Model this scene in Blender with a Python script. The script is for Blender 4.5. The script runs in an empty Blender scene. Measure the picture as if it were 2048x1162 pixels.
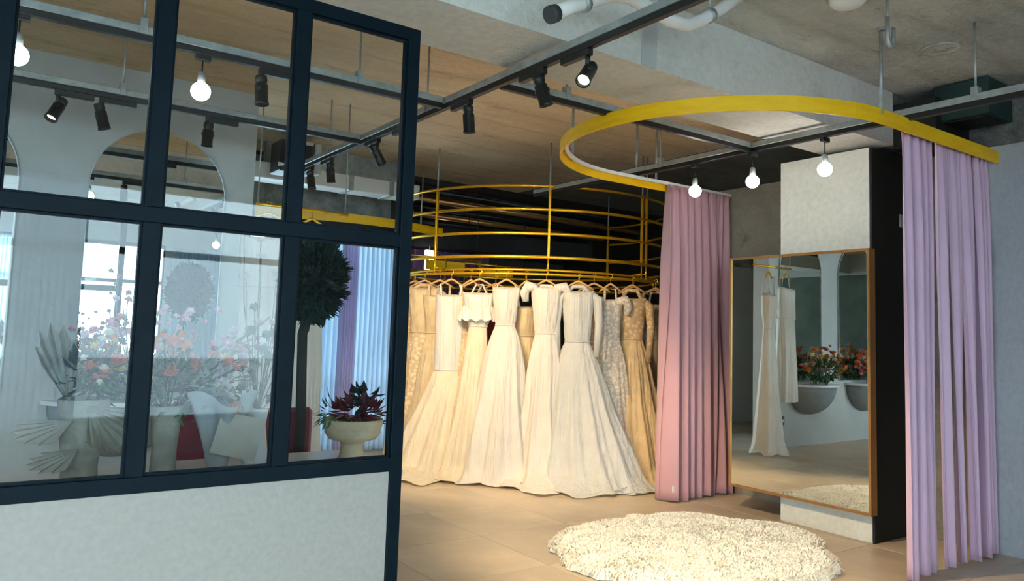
import bpy, bmesh, math, random
from math import sin, cos, pi, radians, sqrt, atan2
from mathutils import Vector, Matrix, noise as mnoise
rnd = random.Random(7)
S = bpy.context.scene
COL = S.collection

# ---------------------------------------------------------------- camera
cam_d = bpy.data.cameras.new('camera'); cam = bpy.data.objects.new('camera', cam_d); COL.objects.link(cam)
yaw, pitch, roll = radians(35.5), radians(5.07), radians(1.83)
Fw = Vector((cos(pitch)*sin(yaw), cos(pitch)*cos(yaw), sin(pitch)))
r0 = Vector((cos(yaw), -sin(yaw), 0)); u0 = r0.cross(Fw)
Rv = cos(roll)*r0 + sin(roll)*u0; Uv = -sin(roll)*r0 + cos(roll)*u0
M = Matrix((Rv, Uv, -Fw)).transposed().to_4x4(); M.translation = (0, 0, 1.45)
cam.matrix_world = M
cam_d.sensor_width = 36; cam_d.lens = 1534/2048*36
cam_d.shift_x = 0.0; cam_d.shift_y = (529-581)/2048
cam_d.clip_start = 0.05; cam_d.clip_end = 200
S.camera = cam

# ---------------------------------------------------------------- world, daylight portals, exposure
W = bpy.data.worlds.new('world'); S.world = W; W.use_nodes = True
bg = W.node_tree.nodes['Background']; bg.inputs[0].default_value = (0.72, 0.89, 1.0, 1); bg.inputs[1].default_value = 7.0
def portal(x, y, z, sx, sz, rz):
    l = bpy.data.lights.new('window_daylight', 'AREA'); l.shape = 'RECTANGLE'; l.size = sx; l.size_y = sz
    l.cycles.is_portal = True
    o = bpy.data.objects.new('window_daylight', l); COL.objects.link(o)
    o.location = (x, y, z); o.rotation_euler = (radians(90), 0, rz)     # -Z of the lamp looks into the room
    return o
portal(-.9, -3.42, 1.7, 8.2, 2.8, pi)
portal(3.3, 9.02, 1.5, 3.4, 2.6, 0)
portal(-5.12, -.65, 1.7, 3.7, 2.6, pi/2)  # unseen left opening, added to light the column and curtains
S.view_settings.view_transform = 'Standard'; S.view_settings.look = 'None'
S.view_settings.exposure = 0.9; S.view_settings.gamma = 1.0; S.view_settings.use_curve_mapping = False
S.cycles.max_bounces = 10; S.cycles.diffuse_bounces = 5; S.cycles.glossy_bounces = 5; S.cycles.transparent_max_bounces = 16
S.cycles.caustics_reflective = False; S.cycles.caustics_refractive = False
S.cycles.sample_clamp_indirect = 8.0
S.cycles.use_denoising = True

def lamp_spot(loc, target, power, col=(1, .8, .55), angle=60, size=.05, blend=.6):
    l = bpy.data.lights.new('spot_beam', 'SPOT'); l.energy = power; l.color = col; l.spot_size = radians(angle); l.spot_blend = blend
    l.shadow_soft_size = size
    o = bpy.data.objects.new('spot_beam', l); COL.objects.link(o); o.location = loc
    d = Vector(target)-Vector(loc); o.rotation_euler = d.to_track_quat('-Z', 'Y').to_euler(); return o
def lamp_point(loc, power, col=(1, .9, .75), size=.05):
    l = bpy.data.lights.new('bulb_glow', 'POINT'); l.energy = power; l.color = col; l.shadow_soft_size = size
    o = bpy.data.objects.new('bulb_glow', l); COL.objects.link(o); o.location = loc; return o

# ---------------------------------------------------------------- materials
def mat(name, col, rough=.6, metal=0, bump=0, bscale=30, var=0, vscale=4, spec=.5, emit=0, sheen=0, alpha=1, stretch=None, col2=None, detail=6, coord='Object'):
    m = bpy.data.materials.new(name); m.use_nodes = True
    nt = m.node_tree; N = nt.nodes; L = nt.links; b = N['Principled BSDF']
    b.inputs['Base Color'].default_value = (*col, 1); b.inputs['Roughness'].default_value = rough
    b.inputs['Metallic'].default_value = metal; b.inputs['Specular IOR Level'].default_value = spec
    if sheen: b.inputs['Sheen Weight'].default_value = sheen
    if emit:
        b.inputs['Emission Color'].default_value = (*col, 1); b.inputs['Emission Strength'].default_value = emit
    tc = N.new('ShaderNodeTexCoord'); mp = N.new('ShaderNodeMapping'); L.new(tc.outputs[coord], mp.inputs[0])
    if stretch: mp.inputs['Scale'].default_value = stretch
    if var or col2:
        n = N.new('ShaderNodeTexNoise'); n.inputs['Scale'].default_value = vscale; n.inputs['Detail'].default_value = detail; n.inputs['Roughness'].default_value = .62
        L.new(mp.outputs[0], n.inputs['Vector'])
        cr = N.new('ShaderNodeValToRGB'); L.new(n.outputs[0], cr.inputs[0])
        lo = col2 if col2 else tuple(max(0, c*(1-var)) for c in col); hi = col if col2 else tuple(min(1, c*(1+var)) for c in col)
        cr.color_ramp.elements[0].color = (*lo, 1); cr.color_ramp.elements[1].color = (*hi, 1)
        cr.color_ramp.elements[0].position = .34; cr.color_ramp.elements[1].position = .66
        L.new(cr.outputs[0], b.inputs['Base Color'])
    if bump:
        n2 = N.new('ShaderNodeTexNoise'); n2.inputs['Scale'].default_value = bscale; n2.inputs['Detail'].default_value = 5
        L.new(mp.outputs[0], n2.inputs['Vector'])
        bp = N.new('ShaderNodeBump'); bp.inputs['Strength'].default_value = bump; bp.inputs['Distance'].default_value = .02
        L.new(n2.outputs[0], bp.inputs['Height']); L.new(bp.outputs[0], b.inputs['Normal'])
    return m

def concrete(name, c1, c2, stain, sc=1.3, stretch=(1, 1, 1), bump=.5, boards=None):
    """cast concrete: two tones of cement, darker stains, pits, optional form-board lines"""
    m = bpy.data.materials.new(name); m.use_nodes = True
    nt = m.node_tree; N = nt.nodes; L = nt.links; b = N['Principled BSDF']; b.inputs['Roughness'].default_value = .8
    b.inputs['Specular IOR Level'].default_value = .25
    tc = N.new('ShaderNodeTexCoord'); mp = N.new('ShaderNodeMapping'); mp.inputs['Scale'].default_value = stretch; L.new(tc.outputs['Object'], mp.inputs[0])
    def nz(scale, det, ro=.6):
        n = N.new('ShaderNodeTexNoise'); n.inputs['Scale'].default_value = scale; n.inputs['Detail'].default_value = det; n.inputs['Roughness'].default_value = ro
        L.new(mp.outputs[0], n.inputs['Vector']); return n
    def ramp(src, p0, p1, a, c):
        r = N.new('ShaderNodeValToRGB'); L.new(src, r.inputs[0]); e = r.color_ramp.elements
        e[0].position = p0; e[1].position = p1; e[0].color = (*a, 1); e[1].color = (*c, 1); return r
    a = ramp(nz(sc, 8, .68).outputs[0], .36, .64, c2, c1)
    s = ramp(nz(sc*2.3, 10, .75).outputs[0], .58, .74, (0, 0, 0), (1, 1, 1))
    mx = N.new('ShaderNodeMixRGB'); L.new(s.outputs[0], mx.inputs[0]); L.new(a.outputs[0], mx.inputs[1]); mx.inputs[2].default_value = (*stain, 1)
    out = mx
    fine = ramp(nz(sc*28, 4).outputs[0], .3, .7, (.90, .90, .90), (1.05, 1.05, 1.05))
    m2 = N.new('ShaderNodeMixRGB'); m2.blend_type = 'MULTIPLY'; m2.inputs[0].default_value = 1
    L.new(out.outputs[0], m2.inputs[1]); L.new(fine.outputs[0], m2.inputs[2]); out = m2
    hsrc = nz(sc*14, 8).outputs[0]
    if boards:
        w = N.new('ShaderNodeTexWave'); w.wave_type = 'BANDS'; w.bands_direction = boards[0]; w.inputs['Scale'].default_value = boards[1]
        w.inputs['Distortion'].default_value = 2.2; w.inputs['Detail'].default_value = 3; w.inputs['Detail Scale'].default_value = 1.5
        tcx = N.new('ShaderNodeTexCoord'); L.new(tcx.outputs['Object'], w.inputs['Vector'])
        wr = ramp(w.outputs[0], .0, .10, (.80, .78, .76), (1, 1, 1))
        m3 = N.new('ShaderNodeMixRGB'); m3.blend_type = 'MULTIPLY'; m3.inputs[0].default_value = .55
        L.new(out.outputs[0], m3.inputs[1]); L.new(wr.outputs[0], m3.inputs[2]); out = m3
        ad = N.new('ShaderNodeMath'); ad.operation = 'ADD'; L.new(hsrc, ad.inputs[0]); L.new(wr.outputs[0], ad.inputs[1]); hsrc = ad.outputs[0]
    L.new(out.outputs[0], b.inputs['Base Color'])
    bp = N.new('ShaderNodeBump'); bp.inputs['Strength'].default_value = bump; bp.inputs['Distance'].default_value = .03
    L.new(hsrc, bp.inputs['Height']); L.new(bp.outputs[0], b.inputs['Normal'])
    return m

def glass_mat(name, tint=(.93, .97, .98), refl=1.0):
    m = bpy.data.materials.new(name); m.use_nodes = True; nt = m.node_tree; N = nt.nodes; L = nt.links
    N.remove(N['Principled BSDF']); out = N['Material Output']
    t = N.new('ShaderNodeBsdfTransparent'); t.inputs[0].default_value = (*tint, 1)
    g = N.new('ShaderNodeBsdfGlossy'); g.inputs['Roughness'].default_value = .015; g.inputs[0].default_value = (refl, refl, refl, 1)
    fr = N.new('ShaderNodeFresnel'); fr.inputs[0].default_value = 1.52
    mx = N.new('ShaderNodeMixShader'); L.new(fr.outputs[0], mx.inputs[0]); L.new(t.outputs[0], mx.inputs[1]); L.new(g.outputs[0], mx.inputs[2])
    L.new(mx.outputs[0], out.inputs[0]); return m

def mirror_mat(name, tint=(.86, .9, .88)):
    m = bpy.data.materials.new(name); m.use_nodes = True; nt = m.node_tree; N = nt.nodes; L = nt.links
    N.remove(N['Principled BSDF']); g = N.new('ShaderNodeBsdfGlossy'); g.inputs['Roughness'].default_value = .004; g.inputs[0].default_value = (*tint, 1)
    L.new(g.outputs[0], N['Material Output'].inputs[0]); return m

def cloth(name, col, trans=.3, transp=0.0, rough=.8, weave=0, var=.08, vscale=6, lace=0, crease=0):
    m = bpy.data.materials.new(name); m.use_nodes = True; nt = m.node_tree; N = nt.nodes; L = nt.links
    b = N['Principled BSDF']; out = N['Material Output']
    b.inputs['Roughness'].default_value = rough; b.inputs['Sheen Weight'].default_value = .3; b.inputs['Specular IOR Level'].default_value = .3
    tc = N.new('ShaderNodeTexCoord')
    n = N.new('ShaderNodeTexNoise'); n.inputs['Scale'].default_value = vscale; n.inputs['Detail'].default_value = 5; L.new(tc.outputs['Object'], n.inputs['Vector'])
    cr = N.new('ShaderNodeValToRGB'); L.new(n.outputs[0], cr.inputs[0]); e = cr.color_ramp.elements
    e[0].position = .35; e[1].position = .65; e[0].color = (*[c*(1-var) for c in col], 1); e[1].color = (*[min(1, c*(1+var*.5)) for c in col], 1)
    csrc = cr.outputs[0]
    if lace:
        v = N.new('ShaderNodeTexVoronoi'); v.inputs['Scale'].default_value = lace; L.new(tc.outputs['Object'], v.inputs['Vector'])
        vr = N.new('ShaderNodeValToRGB'); L.new(v.outputs[0], vr.inputs[0]); vr.color_ramp.elements[0].position = .25; vr.color_ramp.elements[1].position = .6
        vr.color_ramp.elements[0].color = (1.1, 1.1, 1.1, 1); vr.color_ramp.elements[1].color = (.72, .66, .58, 1)
        mm = N.new('ShaderNodeMixRGB'); mm.blend_type = 'MULTIPLY'; mm.inputs[0].default_value = .8; L.new(csrc, mm.inputs[1]); L.new(vr.outputs[0], mm.inputs[2]); csrc = mm.outputs[0]
        bp = N.new('ShaderNodeBump'); bp.inputs['Strength'].default_value = .5; bp.inputs['Distance'].default_value = .01; L.new(v.outputs[0], bp.inputs['Height']); L.new(bp.outputs[0], b.inputs['Normal'])
    if crease and not lace:
        mp = N.new('ShaderNodeMapping'); mp.inputs['Scale'].default_value = (9, 9, .55); L.new(tc.outputs['Object'], mp.inputs[0])
        nc = N.new('ShaderNodeTexNoise'); nc.inputs['Scale'].default_value = 1.6; nc.inputs['Detail'].default_value = 6; nc.inputs['Roughness'].default_value = .6; L.new(mp.outputs[0], nc.inputs['Vector'])
        bp = N.new('ShaderNodeBump'); bp.inputs['Strength'].default_value = crease; bp.inputs['Distance'].default_value = .05; L.new(nc.outputs[0], bp.inputs['Height']); L.new(bp.outputs[0], b.inputs['Normal'])
    L.new(csrc, b.inputs['Base Color'])
    last = b.outputs[0]
    if trans:
        t = N.new('ShaderNodeBsdfTranslucent'); L.new(csrc, t.inputs[0]); mx = N.new('ShaderNodeMixShader'); mx.inputs[0].default_value = trans
        L.new(last, mx.inputs[1]); L.new(t.outputs[0], mx.inputs[2]); last = mx.outputs[0]
    if transp:
        t = N.new('ShaderNodeBsdfTransparent'); mx = N.new('ShaderNodeMixShader'); mx.inputs[0].default_value = transp
        L.new(last, mx.inputs[1]); L.new(t.outputs[0], mx.inputs[2]); last = mx.outputs[0]
    L.new(last, out.inputs[0]); return m

MT = {}
MT['slab'] = concrete('grey slab concrete', (.60, .60, .54), (.38, .375, .33), (.20, .18, .15), .9, (1, 2.0, 1), .8, ('Y', .7))
MT['slab_shaded'] = concrete('slab concrete with painted shade', (.20, .18, .14), (.11, .10, .08), (.05, .045, .035), 1.1, (1, 2.6, 1), .9)  # shadow on the ceiling here is put into a darker slab colour
MT['slab_warmlit'] = concrete('slab concrete tinted by warm light', (.80, .61, .38), (.62, .46, .28), (.36, .25, .14), .7, (1, 2.6, 1), .7, ('Y', .7))  # same slab as the front bay, warm light put into the tan
MT['beam'] = concrete('pale beam concrete', (.74, .74, .68), (.62, .62, .57), (.42, .42, .38), .8, (1, 1, 1), .3)
MT['column'] = concrete('column concrete', (.70, .71, .64), (.64, .65, .58), (.56, .56, .50), .8, (1, 1, 1), .25)
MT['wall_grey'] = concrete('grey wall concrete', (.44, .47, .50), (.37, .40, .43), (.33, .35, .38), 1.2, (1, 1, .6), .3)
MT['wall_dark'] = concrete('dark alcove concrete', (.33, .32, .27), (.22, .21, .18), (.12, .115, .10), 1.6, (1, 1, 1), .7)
MT['rough'] = concrete('rough dark concrete', (.46, .47, .44), (.18, .18, .165), (.06, .06, .06), 4, (1, 1, 1), 1.0)
MT['green_wall'] = mat('dark green wall', (.085, .115, .085), .7, bump=.2, bscale=12, var=.25, vscale=2)
MT['plaster'] = mat('pale plaster', (.50, .52, .50), .8, bump=.15, bscale=20, var=.05, vscale=2)
MT['black_wall'] = mat('black wall and ceiling', (.011, .010, .009), .8, bump=.2, bscale=15, var=.3)
MT['blackpaint'] = mat('matt black paint', (.004, .005, .003), .75, bump=.08, bscale=30, var=.25)
MT['steel'] = mat('blue black steel', (.002, .008, .013), .5, bump=.04, bscale=60, var=.2, vscale=9, spec=.10)
MT['black_metal'] = mat('black powder coat', (.006, .007, .007), .45, bump=.05, bscale=80, var=.2)
MT['zinc'] = mat('galvanised zinc', (.40, .44, .43), .45, .6, bump=.1, bscale=40, var=.18, vscale=14)
MT['gold'] = mat('yellow gold lacquer', (1.0, .55, .002), .45, .05, bump=.05, bscale=25, var=.12, vscale=3, stretch=(1, 1, 6))
MT['brass'] = mat('polished brass tube', (.92, .52, .02), .25, .7, bump=.03, bscale=40, var=.1)
MT['bronze'] = mat('bronze frame', (.52, .27, .09), .32, .7, bump=.04, bscale=50, var=.12)
MT['tile'] = mat('beige stone tile', (.52, .43, .31), .38, bump=.1, bscale=18, var=.13, vscale=1.7, stretch=(1, 1.5, 1), detail=9)
MT['grout'] = mat('tile grout', (.17, .135, .10), .9, bump=.3, bscale=60, var=.2)
MT['tile_d'] = mat('greyer stone tile', (.47, .39, .285), .38, bump=.1, bscale=18, var=.15, vscale=1.5, stretch=(1.5, 1, 1), detail=9)
MT['lam'] = mat('speckled grey laminate', (.335, .315, .28), .6, bump=.1, bscale=120, var=.06, vscale=45)
MT['lilac'] = cloth('daylight-tinted lilac satin curtain', (.66, .46, .62), .05, 0, .45, var=.06, vscale=2)  # same cloth as the pink curtain, blue daylight put into its colour
MT['pink'] = cloth('dusty pink satin curtain', (.55, .32, .36), .03, 0, .45, var=.06, vscale=2)
MT['sheer'] = cloth('white sheer curtain', (.74, .86, .97), .70, .25, .8, var=.04, vscale=2)
MT['lav'] = cloth('lavender sheer curtain', (.66, .62, .84), .5, .1, .8, var=.06, vscale=2)
MT['purple'] = cloth('purple curtain', (.10, .05, .13), .1, 0, .7)
MT['white_gown'] = cloth('white satin', (.86, .82, .74), .22, 0, .55, var=.04, crease=.9)
MT['ivory_gown'] = cloth('ivory satin', (.88, .77, .57), .2, 0, .6, var=.06, crease=.9)
MT['champ_gown'] = cloth('champagne tulle', (.82, .64, .38), .2, 0, .8, var=.12, vscale=9, crease=.9)
MT['champ_lace'] = cloth('champagne lace', (.82, .65, .42), .15, 0, .8, var=.1, lace=26)
MT['white_lace'] = cloth('white lace', (.85, .81, .74), .18, 0, .8, var=.06, lace=34)
MT['tulle'] = cloth('cool white tulle', (.74, .76, .74), .3, .0, .9, var=.05, vscale=8, crease=.9)
MT['gold_gown'] = cloth('old gold satin', (.66, .53, .25), .15, 0, .5, var=.1, crease=.9)
MT['red_gown'] = cloth('red satin', (.35, .03, .02), .1, 0, .5)
MT['black_cloth'] = cloth('black fabric', (.012, .012, .012), 0, 0, .8)
MT['glass'] = glass_mat('clear pane glass', refl=.5)
MT['mirror'] = mirror_mat('silvered mirror')
MT['bulb'] = mat('lit bulb glass', (1, .96, .9), .3, emit=14, var=.01)
MT['bulbwarm'] = mat('lit lens', (1, .82, .5), .3, emit=9, var=.01)
MT['lens'] = mat('unlit lens', (.5, .5, .48), .15, .5, var=.1)
MT['white_plastic'] = mat('white pipe plastic', (.82, .82, .78), .45, bump=.05, var=.05)
MT['greenbox'] = mat('dark green enamel', (.008, .035, .033), .5, bump=.05, var=.2)
MT['rug'] = cloth('sheepskin fleece', (.97, .93, .82), .08, 0, .9, var=.14, vscale=12)
MT['white_table'] = mat('white lacquer', (.80, .80, .80), .3, bump=.02, var=.03)
MT['maroon'] = mat('maroon velvet', (.16, .025, .045), .8, bump=.2, bscale=90, var=.25, sheen=.4)
MT['stone_vase'] = mat('rough beige pottery', (.42, .38, .31), .85, bump=.5, bscale=22, var=.2, vscale=8)
MT['urn'] = mat('sandstone urn', (.60, .47, .30), .8, bump=.3, bscale=25, var=.15, vscale=6)
MT['paper'] = mat('grey wrapping paper', (.42, .43, .42), .85, bump=.2, bscale=14, var=.1)
MT['paper2'] = mat('beige wrapping paper', (.55, .50, .42), .85, bump=.2, bscale=14, var=.1)
MT['leaf'] = mat('green leaf', (.055, .13, .045), .55, bump=.1, var=.35, vscale=12)
MT['leafdark'] = mat('dark bush leaf', (.012, .035, .022), .6, bump=.1, var=.4, vscale=8)
MT['leafdry'] = mat('dried palm leaf', (.36, .33, .27), .85, bump=.2, var=.2, vscale=10)
MT['darkred'] = mat('dark red leaf', (.11, .012, .016), .6, bump=.1, var=.4, vscale=10)
MT['bark'] = mat('dark bark', (.025, .03, .025), .9, bump=.4, var=.4)
MT['coral'] = mat('coral petal', (.75, .16, .08), .6, bump=.1, var=.15)
MT['orange'] = mat('orange petal', (.85, .30, .05), .6, bump=.1, var=.15)
MT['rosepink'] = mat('pink petal', (.80, .32, .42), .6, bump=.1, var=.12)
MT['palepink'] = mat('pale pink petal', (.85, .60, .68), .6, bump=.1, var=.1)
MT['yellow'] = mat('yellow petal', (.80, .60, .12), .6, bump=.1, var=.12)
MT['cream'] = mat('cream petal', (.82, .75, .60), .6, bump=.1, var=.1)
MT['shelf_grey'] = mat('grey plaster shelf bowl', (.30, .33, .33), .8, bump=.2, bscale=15, var=.1)
MT['socket'] = mat('dark plastic plate', (.03, .035, .035), .5, var=.1)
MT['wood'] = mat('pale wood hanger', (.55, .33, .13), .5, bump=.1, bscale=30, var=.2, stretch=(1, 1, 6))
MT['outside'] = mat('pale paving outdoors', (.45, .47, .48), .9, bump=.1, var=.1)

# ---------------------------------------------------------------- mesh helpers
class MB:
    def __init__(s): s.b = bmesh.new()
    def box(s, x0, x1, y0, y1, z0, z1, bevel=0, mtx=None):
        v = [s.b.verts.new((x, y, z)) for x in (x0, x1) for y in (y0, y1) for z in (z0, z1)]
        fs = [s.b.faces.new([v[i] for i in q]) for q in ((0, 1, 3, 2), (4, 6, 7, 5), (0, 4, 5, 1), (2, 3, 7, 6), (0, 2, 6, 4), (1, 5, 7, 3))]
        if bevel:
            es = list({e for f in fs for e in f.edges})
            g = bmesh.ops.bevel(s.b, geom=es, offset=bevel, segments=1, profile=.5, affect='EDGES')
            if mtx is not None: bmesh.ops.transform(s.b, matrix=mtx, verts=list({vv for f in g['faces'] for vv in f.verts}))
        elif mtx is not None: bmesh.ops.transform(s.b, matrix=mtx, verts=v)
        return s
    def rings(s, rings, closed=True, cap0=True, cap1=True, smooth=True):
        R = [[s.b.verts.new(p) for p in r] for r in rings]
        n = len(R[0])
        for a, b in zip(R, R[1:]):
            for i in range(n if closed else n-1):
                f = s.b.faces.new((a[i], a[(i+1) % n], b[(i+1) % n], b[i])); f.smooth = smooth
        if closed and cap0: s.b.faces.new(list(reversed(R[0])))
        if closed and cap1: s.b.faces.new(R[-1])
        return s
    def tube(s, pts, r, n=8, closed=False, cap=True):
        pts = [Vector(p) for p in pts]; k = len(pts); rr = r if isinstance(r, (list, tuple)) else [r]*k
        rings = []; prev = None
        for i, p in enumerate(pts):
            if closed: t = (pts[(i+1) % k]-pts[i-1])
            else: t = pts[min(i+1, k-1)]-pts[max(i-1, 0)]
            t.normalize()
            if prev is None:
                a = Vector((0, 0, 1)) if abs(t.z) < .9 else Vector((1, 0, 0)); nrm = (a-t*a.dot(t)).normalized()
            else: nrm = (prev-t*prev.dot(t)).normalized()
            prev = nrm; bn = t.cross(nrm)
            rings.append([p+rr[i]*(cos(2*pi*j/n)*nrm+sin(2*pi*j/n)*bn) for j in range(n)])
        if closed: rings.append(rings[0])
        s.rings(rings, True, cap and not closed, cap and not closed)
        if closed: bmesh.ops.remove_doubles(s.b, verts=s.b.verts, dist=1e-6)
        return s
    def lathe(s, prof, n=24, c=(0, 0, 0), cap0=True, cap1=True):
        return s.rings([[(c[0]+r*cos(2*pi*j/n), c[1]+r*sin(2*pi*j/n), c[2]+z) for j in range(n)] for r, z in prof], True, cap0, cap1)
    def prism(s, poly, z0, z1):
        return s.rings([[(x, y, z0) for x, y in poly], [(x, y, z1) for x, y in poly]], smooth=False)
    def xf(s, m): bmesh.ops.transform(s.b, matrix=m, verts=s.b.verts); return s
    def build(s, name, m, parent=None, smooth=None):
        bmesh.ops.recalc_face_normals(s.b, faces=s.b.faces)
        me = bpy.data.meshes.new(name); s.b.to_mesh(me); s.b.free()
        if smooth is not None:
            for p in me.polygons: p.use_smooth = smooth
        if isinstance(m, str): m = MT[m]
        me.materials.append(m); o = bpy.data.objects.new(name, me); COL.objects.link(o)
        if parent is not None: o.parent = parent
        return o
def tag(o, label=None, cat=None, group=None, kind=None):
    if label: o['label'] = label
    if cat: o['category'] = cat
    if group: o['group'] = group
    if kind: o['kind'] = kind
    return o
def thing(name, label, cat, loc=(0, 0, 0), rz=0, group=None):
    o = bpy.data.objects.new(name, None); o.empty_display_size = .1; COL.objects.link(o); o.location = loc; o.rotation_euler = (0, 0, rz)
    return tag(o, label, cat, group)
def struct(name, mb, m, label=None, parent=None):
    o = mb.build(name, m, parent)
    if parent is None: o['kind'] = 'structure'
    if label: o['label'] = label
    return o
def B(*a, **k): return MB().box(*a, **k)

# ================================================================ SETTING
ZC = 3.4
fl = struct('floor', B(-5, 12, -3.6, 12.1, -.12, -.012), 'grout', 'beige stone tile floor of the bridal shop')
T = .78
tm = {}
for i in range(-7, 12):
    for j in range(-10, 10):
        x0 = 3.13+T*i; y0 = 4.67+T*j
        if x0 < -1.6 or x0+T > 9.2 or y0 < -2.6 or y0+T > 11: continue
        k = (i*7+j*3) % 2
        if k not in tm:
            o = MB().box(.0015, T-.0015, .0015, T-.0015, -.012, 0, bevel=.0015).build('tile', 'tile_d' if k else 'tile', fl); tm[k] = o.data
        else:
            o = bpy.data.objects.new('tile', tm[k]); COL.objects.link(o); o.parent = fl
        o.location = (x0, y0, ((i*13+j*7) % 5)*.0001)
# ceiling bays
cl = struct('ceiling', B(-5, 12.2, -3.6, 3.04, ZC, ZC+.2), 'slab', 'raw grey board-marked concrete slab ceiling')
struct('ceiling', B(-5, 6.2, 3.041, 8.6, ZC, ZC+.2), 'slab_warmlit', 'raw concrete slab ceiling behind the beam, tan from painted warm light')
struct('ceiling', B(6.201, 12.2, 3.041, 8.6, ZC, ZC+.2), 'slab_shaded', 'slab ceiling over the mirror alcove, dark from painted shade')
struct('ceiling', B(-5, 12.2, 8.601, 12.2, ZC, ZC+.2), 'black_wall', 'black ceiling bay over the far end')  # far bay given a plain black colour
# main beam with a pilaster joint
bm_ = struct('trim_1', B(-5, 5.75, 3.04, 3.58, 2.985, ZC), 'beam', 'pale concrete ceiling beam crossing the shop')
struct('beam_joint', B(3.02, 3.14, 3.03, 3.04, 2.985, ZC, bevel=.002), 'plaster', parent=bm_)
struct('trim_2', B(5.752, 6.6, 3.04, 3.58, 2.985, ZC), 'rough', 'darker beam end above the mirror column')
# rough downstand above the right wall
struct('trim_3', B(6.28, 6.75, -3.6, 3.0, 2.80, ZC), 'rough', 'rough concrete downstand above the right wall')
# right wall and alcove wall
struct('wall_right', B(6.1, 6.28, -3.6, 2.62, 0, 2.93), 'wall_grey', 'pale blue grey concrete wall behind the lilac curtain')
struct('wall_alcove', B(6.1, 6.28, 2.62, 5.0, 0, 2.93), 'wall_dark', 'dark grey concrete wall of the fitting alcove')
struct('wall_side', B(9.2, 9.4, -3.6, 12.2, 0, ZC), 'black_wall')
struct('wall_back', B(4.35, 9.2, 11.2, 11.4, 0, ZC), 'black_wall', 'black far wall behind the gown rack')
struct('wall_left', B(-5.2, -5, -3.6, -2.5, 0, ZC), 'plaster')
struct('wall_left', B(-5.2, -5, 1.2, 5.5, 0, 2.949), 'green_wall', 'dark green painted side wall seen in the mirrors')
struct('wall_left', B(-5.2, -5, 5.5, 12.2, 0, ZC), 'plaster')
struct('wall_left', B(-5.2, -5, -2.5, 5.5, 2.95, ZC), 'plaster')
struct('wall_left', B(-5.2, -5, -2.5, 1.199, 0, .4), 'plaster')  # gap above this sill is an added window opening for more light
# dark service band hanging under far ceiling
sb = struct('trim_4', B(4.5, 9.2, 10.4, 11.2, 2.75, ZC), 'black_wall')
for k in range(5):
    y = 8.5+k*.42
    b = MB().tube([(4.6, y, 3.22-.03*k), (9.1, y+.25, 3.22-.03*k)], .035+.01*(k % 2), 8).build('ceiling_pipe', 'bronze' if k % 2 else 'black_metal')
    tag(b, ['dark thin service pipe nearest under the tan ceiling', 'brown thicker service pipe under the ceiling over gown rack', 'dark middle service pipe above the gown rack', 'brown service pipe fourth back above the rack', 'dark service pipe farthest back above the rack'][k], 'pipe')
# wall with arched mirrors
aw = struct('wall_arch', B(-2.2, 1.93, 6.5, 6.75, 0, ZC), 'plaster', 'pale plaster wall carrying arched mirrors')
# rear glazed facade behind camera (seen in the mirrors and glass)
struct('wall_front', B(-5, 6.1, -3.5, -3.3, 2.95, ZC), 'plaster')
struct('wall_front_sill', B(-5, 6.1, -3.5, -3.3, 0, .35), 'plaster')
def window(name, x0, x1, y, z0, z1, step, trans, label):
    m = MB(); w = .035
    n = max(1, round((x1-x0)/step))
    fr = MB(); fr.box(x0, x1, y-.04, y+.04, z0, z0+.07); fr.box(x0, x1, y-.04, y+.04, z1-.07, z1); fr.box(x0, x1, y-.04, y+.04, trans-w, trans+w)
    root = fr.build(name, 'black_metal'); root['kind'] = 'structure'; root['label'] = label
    for i in range(n+1):
        x = x0+(x1-x0)*i/n
        MB().box(x-w, x+w, y-.045, y+.045, z0, z1).build('mullion', 'black_metal', root)
        if i < n:
            x2 = x0+(x1-x0)*(i+1)/n
            MB().box(x+w, x2-w, y-.004, y+.004, z0+.07, trans-w).build('pane', 'glass', root)
            MB().box(x+w, x2-w, y-.004, y+.004, trans+w, z1-.07).build('pane', 'glass', root)
struct('wall_front_right', B(3.2, 6.1, -3.5, -3.3, .35, 2.949), 'plaster')
window('window_1', -5, 3.2, -3.4, .35, 2.95, 1.6, 2.2, 'black framed shopfront window behind the viewer')
window('window_2', 1.6, 4.35, 8.9, .15, 2.75, .92, .75, 'tall window behind the pale sheer curtains')
struct('wall_window', B(-5, 4.35, 8.8, 9.0, 2.75, ZC), 'rough')
struct('wall_window_low', B(-5, 4.35, 8.8, 9.0, 0, .15), 'plaster')
struct('wall_window_left', B(-5, 1.6, 8.8, 9.0, .15, 2.75), 'plaster')
struct('wall_return', B(4.35, 4.5, 8.8, 11.2, 0, ZC), 'black_wall')
struct('ground', B(-30, -5.3, -30, 30, -.3, -.12), 'outside', 'pale paving outside the added left window opening')
struct('ground', B(-5.3, 30, -30, -3.6, -.3, -.12), 'outside', 'pale paving outside the shopfront')

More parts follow.
